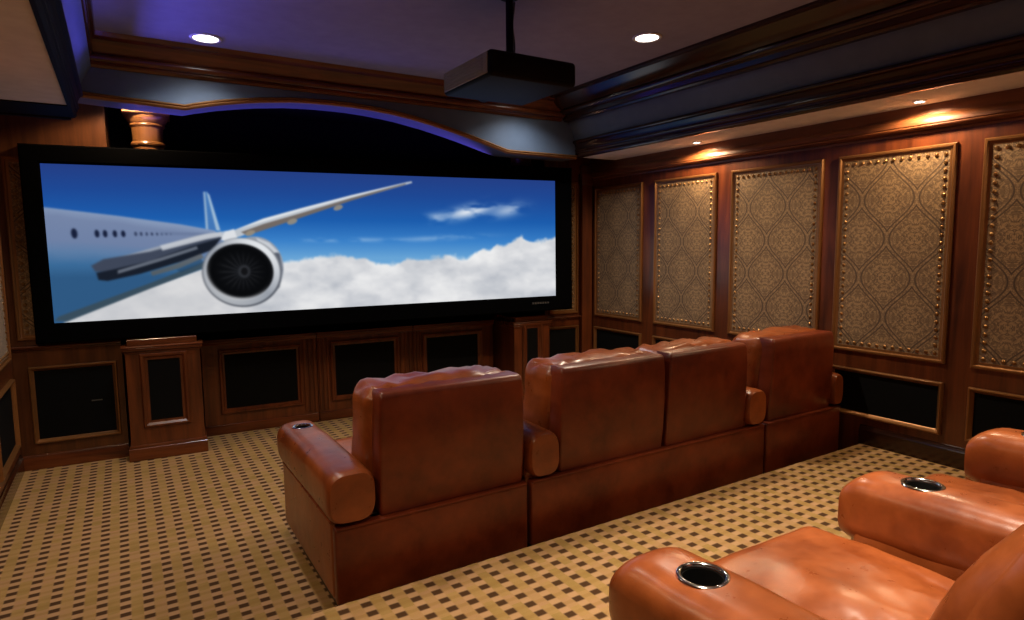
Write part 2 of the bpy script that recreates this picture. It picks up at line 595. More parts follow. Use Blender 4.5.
# ------------------------------------------------------------------ cabinets below the screen
def pilaster(s0, s1, d0, label, hgt=1.012, plinth=.135):
    """free-standing cabinet pilaster with one tall grille door"""
    w = s1 - s0
    t = thing('pilaster_cabinet', label, 'cabinet', inF(s0, 0, 0), -AL)
    yf = -d0
    MB().box(.02, w - .02, yf, .42, plinth - .01, hgt - .05, .004).build('body', M['wood'], t)
    mb = MB()
    pl = [(0, 0), (.022, 0), (.022, .105), (.014, .118), (.008, .135), (0, .14)]
    mb.box(.0, w, yf - .022, .42, 0, plinth - .025, .004)
    mb.box(.008, w - .008, yf - .014, .42, plinth - .03, plinth, .006, 2)
    mb.build('plinth', M['woodx'], t)
    mb = MB()
    mb.box(.012, w - .012, yf - .012, .42, hgt - .065, hgt - .045, .006, 2)
    mb.box(.0, w, yf - .028, .42, hgt - .045, hgt - .012, .010, 3)
    mb.box(-.008, w + .008, yf - .036, .42, hgt - .014, hgt, .005, 2)
    mb.build('cornice', M['woodx'], t)
    MB().box(.04, w - .04, yf + .01, .42, hgt, hgt + .055, .004).build('top_block', M['woodx'], t)
    m = .125
    d = MB().frame(m, w - m, .285, .945, [(0, yf), (0, yf - .012), (.010, yf - .026), (.024, yf - .026), (.042, yf - .008), (.06, yf - .006), (.062, yf)]).build('door', M['wood'], t, angle=30)
    MB().box(m + .055, w - m - .055, yf - .004, yf + .002, .34, .89).build('grille_cloth', M['black'], d, smooth=False)
    return t

pilaster(.785, 1.405, .19, 'projecting cabinet pilaster with narrow black grille, left below the screen')
pilaster(4.60, 5.115, .17, 'projecting cabinet pilaster with narrow black grille, right below the screen', .965)

# three door cabinets set back between the pilasters
def base_cabinet(s0, s1, o0, o1, label, fl_left, fl_right):
    s0, s1 = s0 + .004, s1 - .004
    w = s1 - s0
    t = thing('base_cabinet', label, 'cabinet', inF(s0, -.30, 0), -AL)
    MB().box(0, w, .0, .13, .09, .93).build('carcass', M['wood'], t, smooth=False)
    MB().box(0, w, -.02, .13, 0, .095, .006, 2).build('plinth', M['woodx'], t)
    mb = MB()
    mb.box(0, w, -.014, .13, .895, .915, .005, 2)
    mb.box(0, w, -.030, .13, .915, .945, .009, 3)
    mb.box(0, w, -.040, .13, .943, .958, .004, 2)
    mb.build('cornice', M['woodx'], t)
    a, b = o0 - s0, o1 - s0
    pr_ = [(0, .0), (0, -.018), (.010, -.030), (.022, -.030), (.036, -.012), (.052, -.008), (.054, .0)]
    d = MB().frame(a - .045, b + .045, .200, .852, pr_).build('door', M['wood'], t, angle=30)
    MB().box(a, b, -.004, .002, .245, .81).build('grille_cloth', M['black'], d, smooth=False)
    for x0, x1, on in ((0, a - .05, fl_left), (b + .05, w, fl_right)):
        if on:
            mb = MB()
            n = 3
            ww = (x1 - x0) / n
            for k in range(n):
                xa = x0 + ww * k + ww * .18
                mb.loops([[(xa + ww * .32 * (1 - math.cos(PI * q / 6)), -.014 * math.sin(PI * q / 6) - .001, z) for q in range(7)]
                          for z in (.12, .885)], True, True)
            mb.build('fluted_stile', M['wood'], t)
    return t

base_cabinet(1.405, 2.50, 1.60, 2.30, 'set-back base cabinet with wide black grille door, nearest the left pilaster', False, True)
base_cabinet(2.50, 3.56, 2.68, 3.35, 'middle of the three set-back grille cabinets below the screen', True, True)
base_cabinet(3.56, 4.585, 3.72, 4.38, 'set-back grille cabinet beside the right pilaster, behind the left recliner', True, False)

# turned columns standing above the pilasters, behind the screen
def column(s, d, label):
    t = thing('column', label, 'column', inF(s, d, 0), -AL)
    pf = [(.0, 1.10), (.14, 1.10), (.14, 1.16), (.12, 1.19), (.125, 1.22), (.112, 1.25), (.118, 2.70), (.118, 2.735),
          (.132, 2.745), (.136, 2.758), (.130, 2.772), (.118, 2.78), (.120, 2.86), (.124, 2.90), (.0, 2.90)]
    MB().lathe(pf, 36).build('shaft', M['woodcol'], t, angle=30)
    mb = MB()
    pf = [(.0, 2.90), (.128, 2.90), (.14, 2.915), (.135, 2.93), (.15, 2.95), (.165, 2.985), (.165, 3.0), (.0, 3.0)]
    mb.lathe(pf, 36)
    mb.box(-.18, .18, -.18, .18, 3.0, 3.05, .006)
    mb.build('capital', M['woodcol'], t, angle=30)
    return t

M['woodcol'] = wood('honey_column_wood', (0.10, 0.035, 0.011), (0.26, 0.11, 0.035), 0.3)
column(1.085, -.05, 'turned honey wood column above the left end of the screen')
column(4.85, -.05, 'turned wooden column in shadow above the right end of the screen')

# ------------------------------------------------------------------ the screen
SA = 0.109
SP = (-.620, 6.460)
SW, SZ0, SZ1 = 5.13, 1.085, 2.708
A0, A1, B0, B1 = .136, 4.914, 1.252, 2.556      # picture area
scr = thing('projection_screen', 'huge black framed cinema screen showing an airliner above the clouds', 'screen', (SP[0], SP[1], -.012), -SA)
scr.rotation_euler = (0, -.0045, -SA)
mb = MB()
o = [(0, SZ0), (SW, SZ0), (SW, SZ1), (0, SZ1)]
i_ = [(A0, B0), (A1, B0), (A1, B1), (A0, B1)]
def ringy(pts, y, g=0.0):
    cx, cz = (pts[0][0] + pts[1][0]) / 2, (pts[0][1] + pts[2][1]) / 2
    return [(x + (g if x < cx else -g), y, z + (g if z < cz else -g)) for x, z in pts]
mb.loops([ringy(o, .05), ringy(o, -.028), ringy(o, -.04, .012), ringy(i_, -.04, -.02), ringy(i_, -.030), ringy(i_, .02)], True, False)
mb.box(.02, SW - .02, .02, .05, SZ0 + .02, SZ1 - .02)
mb.build('frame', M['bezel'], scr, angle=30)
# maker's mark on the lower frame: one short grey dash of illegible small capitals
mb = MB()
for k in range(7):
    mb.box(4.60 + k * .032, 4.60 + k * .032 + .022, -.0425, -.039, SZ0 + .085, SZ0 + .105)
mb.build('badge', M['plate'], scr, smooth=False)

# ---- picture, painted procedurally in photo pixel space and carried as a colour attribute
def homography(src, dst):
    A = []
    for (x, y), (u, v) in zip(src, dst):
        A.append([x, y, 1, 0, 0, 0, -u * x, -u * y, -u])
        A.append([0, 0, 0, x, y, 1, -v * x, -v * y, -v])
    _, _, V = np.linalg.svd(np.array(A, float))
    return V[-1].reshape(3, 3)

NXP, NZP = 760, 208
SCR_PX = [(42, 165), (557, 180), (557, 296), (55, 323)]   # picture corners in the photograph's frame
uu, vv = np.meshgrid((np.arange(NXP) + .5) / NXP, (np.arange(NZP) + .5) / NZP)
Hm = homography([(0, 1), (1, 1), (1, 0), (0, 0)], SCR_PX)
q = np.stack([uu, vv, np.ones_like(uu)], -1) @ Hm.T
X, Y = q[..., 0] / q[..., 2], q[..., 1] / q[..., 2]
rng = np.random.RandomState(3)

def vnoise(x, y, seed=0):
    xi, yi = np.floor(x).astype(int), np.floor(y).astype(int)
    xf, yf = x - xi, y - yi
    def h(a, b):
        n = (a * 374761393 + b * 668265263 + seed * 974711) & 0x7fffffff
        n = (n ^ (n >> 13)) * 1274126177 & 0x7fffffff
        return ((n ^ (n >> 16)) & 0xffff) / 65535.0
    sx, sy = xf * xf * (3 - 2 * xf), yf * yf * (3 - 2 * yf)
    return (h(xi, yi) * (1 - sx) + h(xi + 1, yi) * sx) * (1 - sy) + (h(xi, yi + 1) * (1 - sx) + h(xi + 1, yi + 1) * sx) * sy

def fbm(x, y, o=5, seed=0):
    s, a, t = 0, .5, 0
    for k in range(o):
        s = s + a * vnoise(x * 2 ** k, y * 2 ** k, seed + k)
        t += a
        a *= .5
    return s / t

def sstep(v, a, b):
    t = np.clip((v - a) / (b - a), 0, 1)
    return t * t * (3 - 2 * t)

def inpoly(pts, soft=.7):
    """signed-distance style soft mask of a polygon"""
    inside = np.zeros(X.shape, bool)
    dist = np.full(X.shape, 1e9)
    n = len(pts)
    for k in range(n):
        (x1, y1), (x2, y2) = pts[k], pts[(k + 1) % n]
        c = ((y1 > Y) != (y2 > Y)) & (X < (x2 - x1) * (Y - y1) / ((y2 - y1) if y2 != y1 else 1e-9) + x1)
        inside ^= c
        dx, dy = x2 - x1, y2 - y1
        tt = np.clip(((X - x1) * dx + (Y - y1) * dy) / (dx * dx + dy * dy + 1e-9), 0, 1)
        dist = np.minimum(dist, np.hypot(X - x1 - tt * dx, Y - y1 - tt * dy))
    sd = np.where(inside, dist, -dist)
    return sstep(sd, -soft, soft)

def over(img, col, mask):
    col = np.array(col, float) / 255 if not isinstance(col, np.ndarray) else col
    return img * (1 - mask[..., None]) + col * mask[..., None]

def lerp3(t, stops):
    out = np.zeros(t.shape + (3,))
    ps = [s[0] for s in stops]
    for c in range(3):
        out[..., c] = np.interp(t, ps, [s[1][c] / 255 for s in stops])
    return out

T = (Y - (167 + (X - 42) * .0234)) / (258 - (167 + (X - 42) * .0234))
img = lerp3(T, [(0, (36, 62, 132)), (.25, (30, 72, 148)), (.55, (28, 92, 172)), (.8, (58, 128, 200)), (1.0, (104, 164, 214))])
# high wisps
w1 = fbm(X / 22, Y / 7, 4, 11)
for (cx, cy, rx, ry, s, op) in ((470, 211, 24, 6, -.22, .8), (509, 210, 16, 6, -.2, .5), (436, 217, 10, 4, 0, .42), (345, 240, 45, 2.2, 0, .3), (440, 238, 40, 2.5, -.05, .3)):
    yy = Y - cy - (X - cx) * s
    m = np.exp(-((X - cx) / rx) ** 2 - (yy / ry) ** 2) * sstep(w1, .30, .62) * op * 1.25
    img = over(img, (226, 232, 240), np.clip(m, 0, 1))
# cloud bank
xs = [30, 180, 270, 300, 322, 345, 370, 395, 415, 440, 470, 490, 512, 522, 534, 548, 560]
ys = [262, 262, 263, 260, 258, 254, 260, 263, 259, 255, 254, 250, 243, 236, 240, 236, 232]
top = np.interp(X, xs, ys) + (fbm(X / 14, Y / 14, 4, 5) - .5) * 15
cm = sstep(Y - top, -1.5, 3.5)
cn = fbm(X / 26 + .3 * fbm(X / 9, Y / 9, 3, 8), Y / 15, 5, 2)
dep = np.clip((Y - top) / 45, 0, 1)
sh = np.clip(.55 + .9 * (cn - .45) + .18 * (1 - dep), 0, 1)
cloud = lerp3(sh, [(0, (150, 158, 172)), (.4, (186, 190, 198)), (.75, (220, 221, 224)), (1, (240, 240, 240))])
soft = sstep(X, 300, 200)
cloud = cloud * (1 - .55 * soft[..., None]) + np.array([206, 206, 208]) / 255 * .55 * soft[..., None]
img = img * (1 - cm[..., None]) + cloud * cm[..., None]
# tail fin
img = over(img, (66, 118, 182), inpoly([(203, 193), (206.5, 192.5), (219, 231), (206, 230)], .6))
img = over(img, (150, 178, 206), inpoly([(202.8, 193), (204.6, 192.7), (207.5, 230), (205, 230)], .5))
img = over(img, (158, 186, 212), inpoly([(206, 192.5), (209, 196), (219.5, 231), (215.5, 231)], .5))
# fuselage
fus = inpoly([(30, 206), (46, 208.5), (120, 217), (180, 225), (214, 231), (222, 240), (205, 268), (150, 288), (60, 324), (30, 324)], .7)
fn = fbm(X / 30, Y / 12, 3, 21)
fc = lerp3(np.clip((Y - (208 + (X - 46) * .14)) / (70 - (X - 46) * .15).clip(20, 90) + .06 * (fn - .5), 0, 1),
           [(0, (132, 150, 182)), (.12, (116, 132, 166)), (.45, (110, 128, 164)), (.62, (92, 124, 164)), (.8, (58, 106, 152)), (1, (46, 88, 130))])
img = img * (1 - fus[..., None]) + fc * fus[..., None]
# window row
for x, r in ((75.6, 2.9), (97.8, 2.2), (105.8, 2.1), (115.4, 2.0), (123.6, 1.9), (135.8, 1.3), (141.2, 1.2), (146.6, 1.1), (151.8, 1.0), (156.8, .9), (161.5, .8), (166, .7), (170.4, .65)):
    m = sstep(1.25 - np.sqrt(((X - x - (Y - 234) * .12) / r) ** 2 + ((Y - 234.3 - (x - 76) * .005) / (r * 1.65)) ** 2), 0, .4)
    img = over(img, (18, 26, 52), m * (.95 if x < 130 else .62))
img = over(img, (96, 112, 146), inpoly([(160, 232.5), (208, 233.5), (208, 236), (160, 235.6)], 1.0) * .5)
# belly seam
img = over(img, (58, 74, 84), inpoly([(56, 320), (60, 316), (150, 283), (203, 262), (206, 267), (150, 288.5), (68, 321)], .8) * .85)
# wing root: pale upper skin, dark flaps beneath
img = over(img, (150, 158, 172), inpoly([(104, 262), (150, 249), (196, 236), (220, 232), (222, 238), (196, 246), (150, 261), (112, 272)], 1.0))
img = over(img, (62, 70, 88), inpoly([(92, 266), (104, 259.5), (150, 252), (196, 240), (219, 236), (221, 239), (198, 247), (150, 262), (112, 272), (96, 272)], 1.2))
img = over(img, (24, 30, 42), inpoly([(97, 273), (112, 270), (150, 261), (190, 247), (220, 238.5), (212, 250), (180, 262), (140, 274), (108, 281), (99, 280)], 1.0))
img = over(img, (128, 136, 150), inpoly([(118, 270.5), (160, 258), (196, 246.5), (197, 249.5), (160, 261.5), (118, 274)], .8) * .7)
img = over(img, (98, 92, 84), inpoly([(150, 272), (176, 264), (200, 254), (203, 258), (180, 268), (152, 276)], .8) * .7)
img = over(img, (36, 66, 96), inpoly([(176, 270), (200, 259), (203, 263), (180, 273)], .8) * .6)
# wing panel above
img = over(img, (196, 200, 208), inpoly([(160, 246), (205, 234.5), (226, 231.5), (226, 236), (205, 240), (162, 251)], 1.0) * .9)
# outer wing
img = over(img, (188, 194, 202), inpoly([(219, 236.5), (240, 228), (262, 219), (300, 208.5), (350, 195.5), (411, 181.3), (411.5, 183), (350, 200.5), (300, 217), (262, 228), (240, 236.5), (226, 241)], .6))
img = over(img, (112, 104, 100), inpoly([(240, 232.5), (262, 224.5), (300, 213.5), (350, 198.4), (405, 183.5), (405, 184.5), (350, 201), (300, 218), (264, 230), (246, 236)], .6))
img = over(img, (226, 230, 234), inpoly([(232, 231), (262, 219.6), (300, 209), (350, 196), (408, 181.8), (350, 197.4), (300, 211), (262, 222)], .4))
for x, y, s in ((249, 233.5, 4.6), (291, 222, 4.8), (337, 208, 4.4)):
    img = over(img, (150, 140, 124), sstep(1.2 - np.sqrt(((X - x) / s) ** 2 + ((Y - y + (X - x) * .25) / (s * .55)) ** 2), 0, .3) * .9)
# pylon
img = over(img, (220, 223, 228), inpoly([(220, 240), (224, 232), (233, 229.5), (236, 238), (226, 243)], .8))
# engine: nacelle, lip, intake
def ell(cx, cy, rx, ry, rot=0, soft=.03):
    c, s_ = math.cos(rot), math.sin(rot)
    dx, dy = X - cx, Y - cy
    r = np.sqrt(((dx * c + dy * s_) / rx) ** 2 + ((-dx * s_ + dy * c) / ry) ** 2)
    return sstep(1 - r, -soft, soft), r
img = over(img, (150, 156, 168), ell(253, 268, 29, 31)[0])
img = over(img, (72, 78, 92), inpoly([(268, 250), (278, 254), (281, 270), (278, 287), (268, 297), (272, 275)], 1.2) * .85)
img = over(img, (206, 210, 216), inpoly([(255, 238), (268, 243), (277, 252), (270, 254), (258, 245)], 1.0) * .9)
mk, rr = ell(240.5, 272.5, 39.5, 34.2, .1)
ang = np.arctan2(Y - 272.5, X - 240.5)
lip = lerp3(np.clip(.5 + .5 * np.cos(ang + .9), 0, 1), [(0, (172, 176, 182)), (.5, (150, 156, 166)), (1, (226, 229, 233))])
img = img * (1 - mk[..., None]) + lip * mk[..., None]
img = over(img, (40, 44, 54), (ell(240.5, 272.5, 39.5, 34.2, .1)[0] - ell(240.2, 272, 38.3, 33.2, .1)[0]).clip(0, 1) * .7)
mk2, r2 = ell(238.8, 271.5, 33.2, 27.4, .1)
ins = lerp3(np.clip(r2, 0, 1), [(0, (26, 28, 32)), (.35, (14, 15, 18)), (.85, (8, 9, 11)), (1, (16, 17, 20))])
fan = np.clip(np.cos(np.arctan2(Y - 272, X - 242) * 20), 0, 1) * sstep(.8 - r2, 0, .4) * .06
ins = ins + fan[..., None]
img = img * (1 - mk2[..., None]) + ins * mk2[..., None]
img = over(img, (58, 60, 66), ell(243, 271.5, 6.0, 6.4, 0, .2)[0] * .6)
img = over(img, (12, 12, 14), ell(243, 271.5, 3.4, 3.8, 0, .2)[0] * .8)
glint = np.exp(-((r2 - .99) / .06) ** 2) * np.clip(np.sin(ang - .4), 0, 1)
img = over(img, (196, 198, 202), np.clip(glint, 0, 1) * .8)
for ax_ in (0, 1):                      # the projected picture is slightly soft
    kk = np.exp(-.5 * (np.arange(-3, 4) / 1.05) ** 2)
    kk /= kk.sum()
    pad = [(0, 0)] * 3
    pad[ax_] = (3, 3)
    big = np.pad(img, pad, mode='edge')
    img = sum(kk[k_] * np.take(big, np.arange(k_, k_ + img.shape[ax_]), axis=ax_) for k_ in range(7))
img = np.clip(img, 0, 1)
lin = np.where(img <= .04045, img / 12.92, ((img + .055) / 1.055) ** 2.4)

gx = np.linspace(A0 - .004, A1 + .004, NXP + 1)
gz = np.linspace(B0 - .004, B1 + .004, NZP + 1)
P = np.zeros(((NXP + 1) * (NZP + 1), 3), np.float32)
GX, GZ = np.meshgrid(gx, gz)
P[:, 0], P[:, 1], P[:, 2] = GX.ravel(), -.022, GZ.ravel()
ii, jj = np.meshgrid(np.arange(NXP), np.arange(NZP))
b0 = (jj * (NXP + 1) + ii).ravel()
F = np.stack([b0, b0 + 1, b0 + NXP + 2, b0 + NXP + 1], -1).astype(np.int32)
me = bpy.data.meshes.new('picture')
me.vertices.add(len(P))
me.vertices.foreach_set('co', P.ravel())
me.loops.add(F.size)
me.loops.foreach_set('vertex_index', F.ravel())
me.polygons.add(len(F))
me.polygons.foreach_set('loop_start', np.arange(0, F.size, 4, dtype=np.int32))
me.update(calc_edges=True)
ca_ = me.color_attributes.new('picture', 'FLOAT_COLOR', 'CORNER')
lc = np.concatenate([lin.reshape(-1, 3), np.ones((NXP * NZP, 1))], 1).astype(np.float32)
ca_.data.foreach_set('color', np.repeat(lc, 4, axis=0).ravel())
me.materials.append(make_picture())
pic = bpy.data.objects.new('picture', me)
COL.objects.link(pic)
pic.parent = scr
pic['label'] = 'glowing picture of a jet engine and wing over white clouds'

# ------------------------------------------------------------------ recliners
def cushion(cx, cy, cz, hx, hy, hz, r, bulge=(0, 0, 0), n=14, wr=0.0, wf=(6, 6, 6), seed=0.0, taper=0.0, shear=0.0):
    """soft rounded block as a welded grid"""
    bm = bmesh.new()
    bmesh.ops.create_cube(bm, size=2.0)
    bmesh.ops.subdivide_edges(bm, edges=bm.edges[:], cuts=n - 1, use_grid_fill=True)
    H = Vector((hx, hy, hz))
    for v in bm.verts:
        c = v.co.copy()
        u = [math.sin(PI / 2 * max(-1, min(1, k))) for k in c]
        p = Vector((u[0] * hx, u[1] * hy, u[2] * hz))
        inner = Vector([max(-(H[k] - r), min(H[k] - r, p[k])) for k in range(3)])
        d = p - inner
        if d.length > 1e-9:
            # cube-to-sphere style rounding of edges
            q_ = Vector([d[k] / r for k in range(3)])
            m = max(abs(q_.x), abs(q_.y), abs(q_.z))
            p = inner + q_.normalized() * r * m
        for k in range(3):
            a, b = (k + 1) % 3, (k + 2) % 3
            w = (1 - u[a] ** 2) * (1 - u[b] ** 2)
            if abs(c[k]) > .999:
                p[k] += bulge[k] * w * (1 if c[k] > 0 else -1)
        if wr:
            s = Vector((p.x * wf[0] + seed, p.y * wf[1] + seed * 2, p.z * wf[2]))
            nz_ = noise.noise(s) + .5 * noise.noise(s * 2.1)
            p += Vector((u[0], u[1], u[2])).normalized() * nz_ * wr
        if taper:
            p.x *= 1 - taper * (u[2] * .5 + .5)
        p.y += shear * p.z
        v.co = Vector((cx, cy, cz)) + p
    return bm


def mb_from(bm):
    m = MB()
    m.bm.free()
    m.bm = bm
    return m


def arm_roll(x0, x1, yb, yf, zt, hh=.26):
    """pillowed top roll of an armrest: superellipse section, rounded front end"""
    w = x1 - x0
    cx, zc = (x0 + x1) / 2, zt - hh / 2
    N_ = 40
    rings = []
    L = yf - yb
    ts = [0, .006, .016, .035, .08, .16, .26, .36, .46, .56, .64, .70, .75, .79, .83, .865, .895, .92, .94, .955, .967, .977, .985, .991, .996, 1.0]
    for t_ in ts:
        y = yb + L * t_
        e = max(0.0, (t_ - .915) / .085)
        sc, scx, scl = math.sqrt(1 - (.80 * e) ** 2), math.sqrt(1 - (.56 * e) ** 2), 1 - .12 * e * e
        eb = max(0.0, (.035 - t_) / .035)
        sb = 1 - .10 * eb * eb
        ring = []
        for k in range(N_):
            a = 2 * PI * k / N_
            ex = math.copysign(abs(math.cos(a)) ** .62, math.cos(a))
            ez = math.copysign(abs(math.sin(a)) ** .62, math.sin(a))
            px = ex * w / 2 * sb * scx
            up = ez > 0
            pz = ez * hh / 2 * sb * (sc if up else scl)
            drop = -.016 * t_ + .008 * math.sin(PI * t_) 
            wob = .0028 * noise.noise(Vector((px * 9 + cx * 3, y * 6, pz * 9)))
            ring.append((cx + px + wob, y, zc + pz + drop + wob))
        rings.append(ring)
    return MB().loops(rings, True, True)


def add_cut(o, c, r, depth):
    cb = bmesh.new()
    bmesh.ops.create_cone(cb, cap_ends=True, segments=48, radius1=r, radius2=r, depth=depth, matrix=Matrix.Translation(c))
    cm_ = bpy.data.meshes.new('cutter')
    cb.to_mesh(cm_)
    cb.free()
    co_ = bpy.data.objects.new('cutter', cm_)
    COL.objects.link(co_)
    md = o.modifiers.new('b', 'BOOLEAN')
    md.operation = 'DIFFERENCE'
    md.object = co_
    md.solver = 'EXACT'
    bpy.context.view_layer.update()
    dg = bpy.context.evaluated_depsgraph_get()
    nm = bpy.data.meshes.new_from_object(o.evaluated_get(dg))
    o.modifiers.clear()
    old = o.data
    o.data = nm
    bpy.data.objects.remove(co_)
    bpy.data.meshes.remove(cm_)
    bpy.data.meshes.remove(old)


def recliner(label, loc, arms, seats, x0, x1, group, zb=.126, L=1.15, lean=0.10, wr=.008):
    """arms: [(x0,x1,roll_l,roll_r)], seats: [(x0,x1)] in local x; local y = 0 at the rear, facing +y; local z = 0 on the floor"""
    t = thing('recliner', label, 'recliner', loc, 0, group)
    MB().box(x0 + .07, x1 - .05, .06, L - .25, 0, zb + .01, .008).build('plinth', M['cup'], t)
    zs = .512                                                     # seam between lower rear panel and back
    m = MB()
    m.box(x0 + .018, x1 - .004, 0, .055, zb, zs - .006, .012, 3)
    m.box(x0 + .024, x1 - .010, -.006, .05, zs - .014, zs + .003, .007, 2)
    m.build('rear_panel', M['leather_shaded'], t)
    for ax0, ax1, rl, rr_ in arms:
        zt = .785
        a = arm_roll(ax0, ax1, -.016, L, zt).build('armrest', M['leather'], None, angle=50)
        cxm, cym = (ax0 + ax1) / 2, L - .235
        rc = .058 if ax1 - ax0 > .25 else (.050 if ax1 - ax0 > .18 else .040)
        zc = max(v.co.z for v in a.data.vertices if abs(v.co.y - cym) < .04) - .004
        add_cut(a, Vector((cxm, cym, zc)), rc, .17)
        # join the flat side block below the roll
        bm_ = bmesh.new()
        bm_.from_mesh(a.data)
        mm = mb_from(bm_)
        mm.box(ax0 + (.028 if rl else .008), ax1 - (.028 if rr_ else .008), .05, L - .06, zb + .004, zt - .13, .022, 3)
        mm.box(ax0 + (.020 if rl else .003), ax1 - (.020 if rr_ else .003), .05, L - .09, zt - .265, zt - .248, .007, 2)
        bm_.to_mesh(a.data)
        bm_.free()
        for p_ in a.data.polygons:
            p_.use_smooth = True
        a.data.set_sharp_from_angle(angle=math.radians(42))
        a.parent = t
        ch = MB().lathe([(.0, -.072), (rc - .003, -.072), (rc - .001, -.006), (rc - .006, -.006), (rc - .010, -.062), (.0, -.062)], 40, (cxm, cym, zc)).build('cup_holder', M['cup'], a, angle=40)
        pts = [(rc + .003 + .007 * math.cos(q_), .001 + .0065 * math.sin(q_)) for q_ in [2 * PI * k / 10 for k in range(10)]]
        MB().lathe(pts, 44, (cxm, cym, zc), True).build('chrome_ring', M['chrome'], ch)
    for k, (s0, s1) in enumerate(seats):
        cx = (s0 + s1) / 2
        hw = (s1 - s0) / 2
        bms = cushion(cx, .885, .44, hw - .006, .385, .125, .075, (0, .03, .045), 22, wr * .6, (5, 5, 5), 3.1 + k + cx)
        for v in bms.verts:                                       # gathered folds towards the back of the seat
            if v.co.z > .45:
                g_ = max(0, min(1, (1.12 - v.co.y) / .35))
                v.co.z += g_ * wr * 2.4 * noise.noise(Vector((v.co.x * 11 + v.co.y * 5 + cx, v.co.y * 4 - v.co.x * 6, .3 + k)))
        mb_from(bms).build('seat_cushion', M['leather'], t, angle=60)
        mb_from(cushion(cx, L - .02, .29, hw - .012, .075, .135, .05, (0, .02, 0), 10, .004, (5, 5, 5), 8.1 + k)).build('footrest', M['leather'], t, angle=60)
        m = MB()
        xa, xb = s0 + .022, s1 - .012
        rings = []
        for z, ins, yo in ((zs + .004, .004, .004), (zs + .012, .0, .0), (.65, -.004, -.008), (.85, -.002, -.012), (1.02, .002, -.008), (1.105, .006, .0), (1.128, .010, .006), (1.138, .018, .018)):
            yy = .020 - (lean - .06) * (z - zs) + yo
            pts = []
            rad = .018
            for cxq, cyq, a0 in ((xb - ins - rad, yy + rad, -90), (xb - ins - rad, yy + .13 - rad, 0), (xa + ins + rad, yy + .13 - rad, 90), (xa + ins + rad, yy + rad, 180)):
                for q_ in range(4):
                    a_ = math.radians(a0 + 30 * q_)
                    pts.append((cxq + rad * math.cos(a_), cyq + rad * math.sin(a_), z))
            rings.append(pts)
        m.loops(rings, True, True)
        m.build('back_shell', M['leather_shaded'], t, angle=40)
        yc_ = .265 if lean < .3 else .285
        bmx = cushion(cx - .004, yc_, .80, hw - .002, .165 if lean < .3 else .20, .345, .085 if lean < .3 else .13, (0.006, .05, .012), 20, wr * 1.3, (9, 4, 5), 5.7 + 2 * k + cx, 0.0, -lean)
        for v in bmx.verts:                                       # pleats gathered along the top edge
            if v.co.z > 1.0:
                f_ = min(1, (v.co.z - 1.0) / .10)
                v.co.z += .009 * f_ * math.sin(v.co.x * 58 + 2.5 * math.sin(v.co.x * 17 + v.co.y * 9) + v.co.y * 22)
                v.co.y += .006 * f_ * math.sin(v.co.x * 41 + 1.3)
        mb_from(bmx).build('back_cushion', M['leather'], t, angle=60)
    return t


YC = 2.884
G1 = 'front row of recliners seen from behind'
recliner('tan leather recliner at the left end of the front row, nearest the lower carpet', (0, YC, 0),
         [(.755, .995, True, False)], [(1.00, 1.872)], .770, 1.885, G1, L=1.17)
recliner('tan leather loveseat in the middle of the front row, two backs between shared arms', (0, YC, 0),
         [(1.892, 2.100, False, False), (3.772, 3.975, False, False)], [(2.095, 2.962), (2.962, 3.775)], 1.89, 3.985, G1, L=1.17)
recliner('tan leather recliner at the right end of the front row, against the panelled wall', (0, YC, 0),
         [(4.825, 4.955, False, False)], [(4.02, 4.832)], 3.99, 4.955, G1, L=1.17)
G2 = 'rear row of recliners on the platform'
YR = .12
recliner('nearest orange tan recliner in the foreground, left end of the rear row', (0, YR, RZ),
         [(1.080, 1.345, True, False)], [(1.345, 2.185)], 1.080, 2.185, G2, L=1.16, lean=.5, wr=.013)
recliner('second recliner of the rear row, its armrest cup holder right of the nearest seat', (0, YR, RZ),
         [(2.19, 2.445, False, False)], [(2.445, 3.175)], 2.19, 3.178, G2, L=1.16, lean=.5, wr=.013)
recliner('rear row recliner farthest right, one armrest rising at the right picture edge', (0, YR, RZ),
         [(3.182, 3.455, False, False), (4.22, 4.48, False, True)], [(3.455, 4.22)], 3.18, 4.48, G2, L=1.16, lean=.5, wr=.013)

# ------------------------------------------------------------------ projector
pj = thing('projector', 'big black ceiling projector hanging on a pole before the screen', 'projector', (1.855, 3.20, 2.815), 0)
bm = bmesh.new()
PW, PD, PH = .62, .62, .150
m = MB()
m.box(0, PW, 0, PD, 0, PH, .028, 4)
m.build('housing', M['proj'], pj, angle=40)
m = MB()
m.box(-.006, .004, .03, PD - .03, .018, PH - .014, .004, 2)
for k in range(6):
    m.box(-.010, -.004, .08, PD - .08, .034 + k * .017, .040 + k * .017)
m.build('side_panel', M['proj_lit_side'], pj)
pj_l = MB().lathe([(.0, 0), (.075, 0), (.075, .03), (.062, .05), (.055, .03), (.0, .028)], 32).build('lens_barrel', M['proj'], pj, angle=40)
pj_l.rotation_euler = (-PI / 2, 0, 0)
pj_l.location = (PW / 2, PD - .012, PH / 2)
g = MB().lathe([(.0, 0), (.052, 0), (.04, .012), (.0, .018)], 28).build('lens', M['glass'], pj_l, angle=60)
g.location = (0, 0, .026)
m = MB()
m.box(.06, PW - .06, -.004, .004, .030, .105, .003, 2)
m.build('rear_panel', M['proj'], pj)
m = MB()
m.box(.19, .44, .16, .42, PH, PH + .02, .004)
m.lathe([(.0, PH + .02), (.05, PH + .02), (.05, PH + .05), (.028, PH + .06), (.0, PH + .06)], 24, (.315, .295, 0))
m.build('mount_plate', M['proj'], pj)
m = MB()
m.lathe([(.0, PH + .05), (.024, PH + .05), (.024, CZ - 2.815 - .02), (.06, CZ - 2.815 - .02), (.06, CZ - 2.815 - .001), (.0, CZ - 2.815 - .001)], 28, (.315, .295, 0))
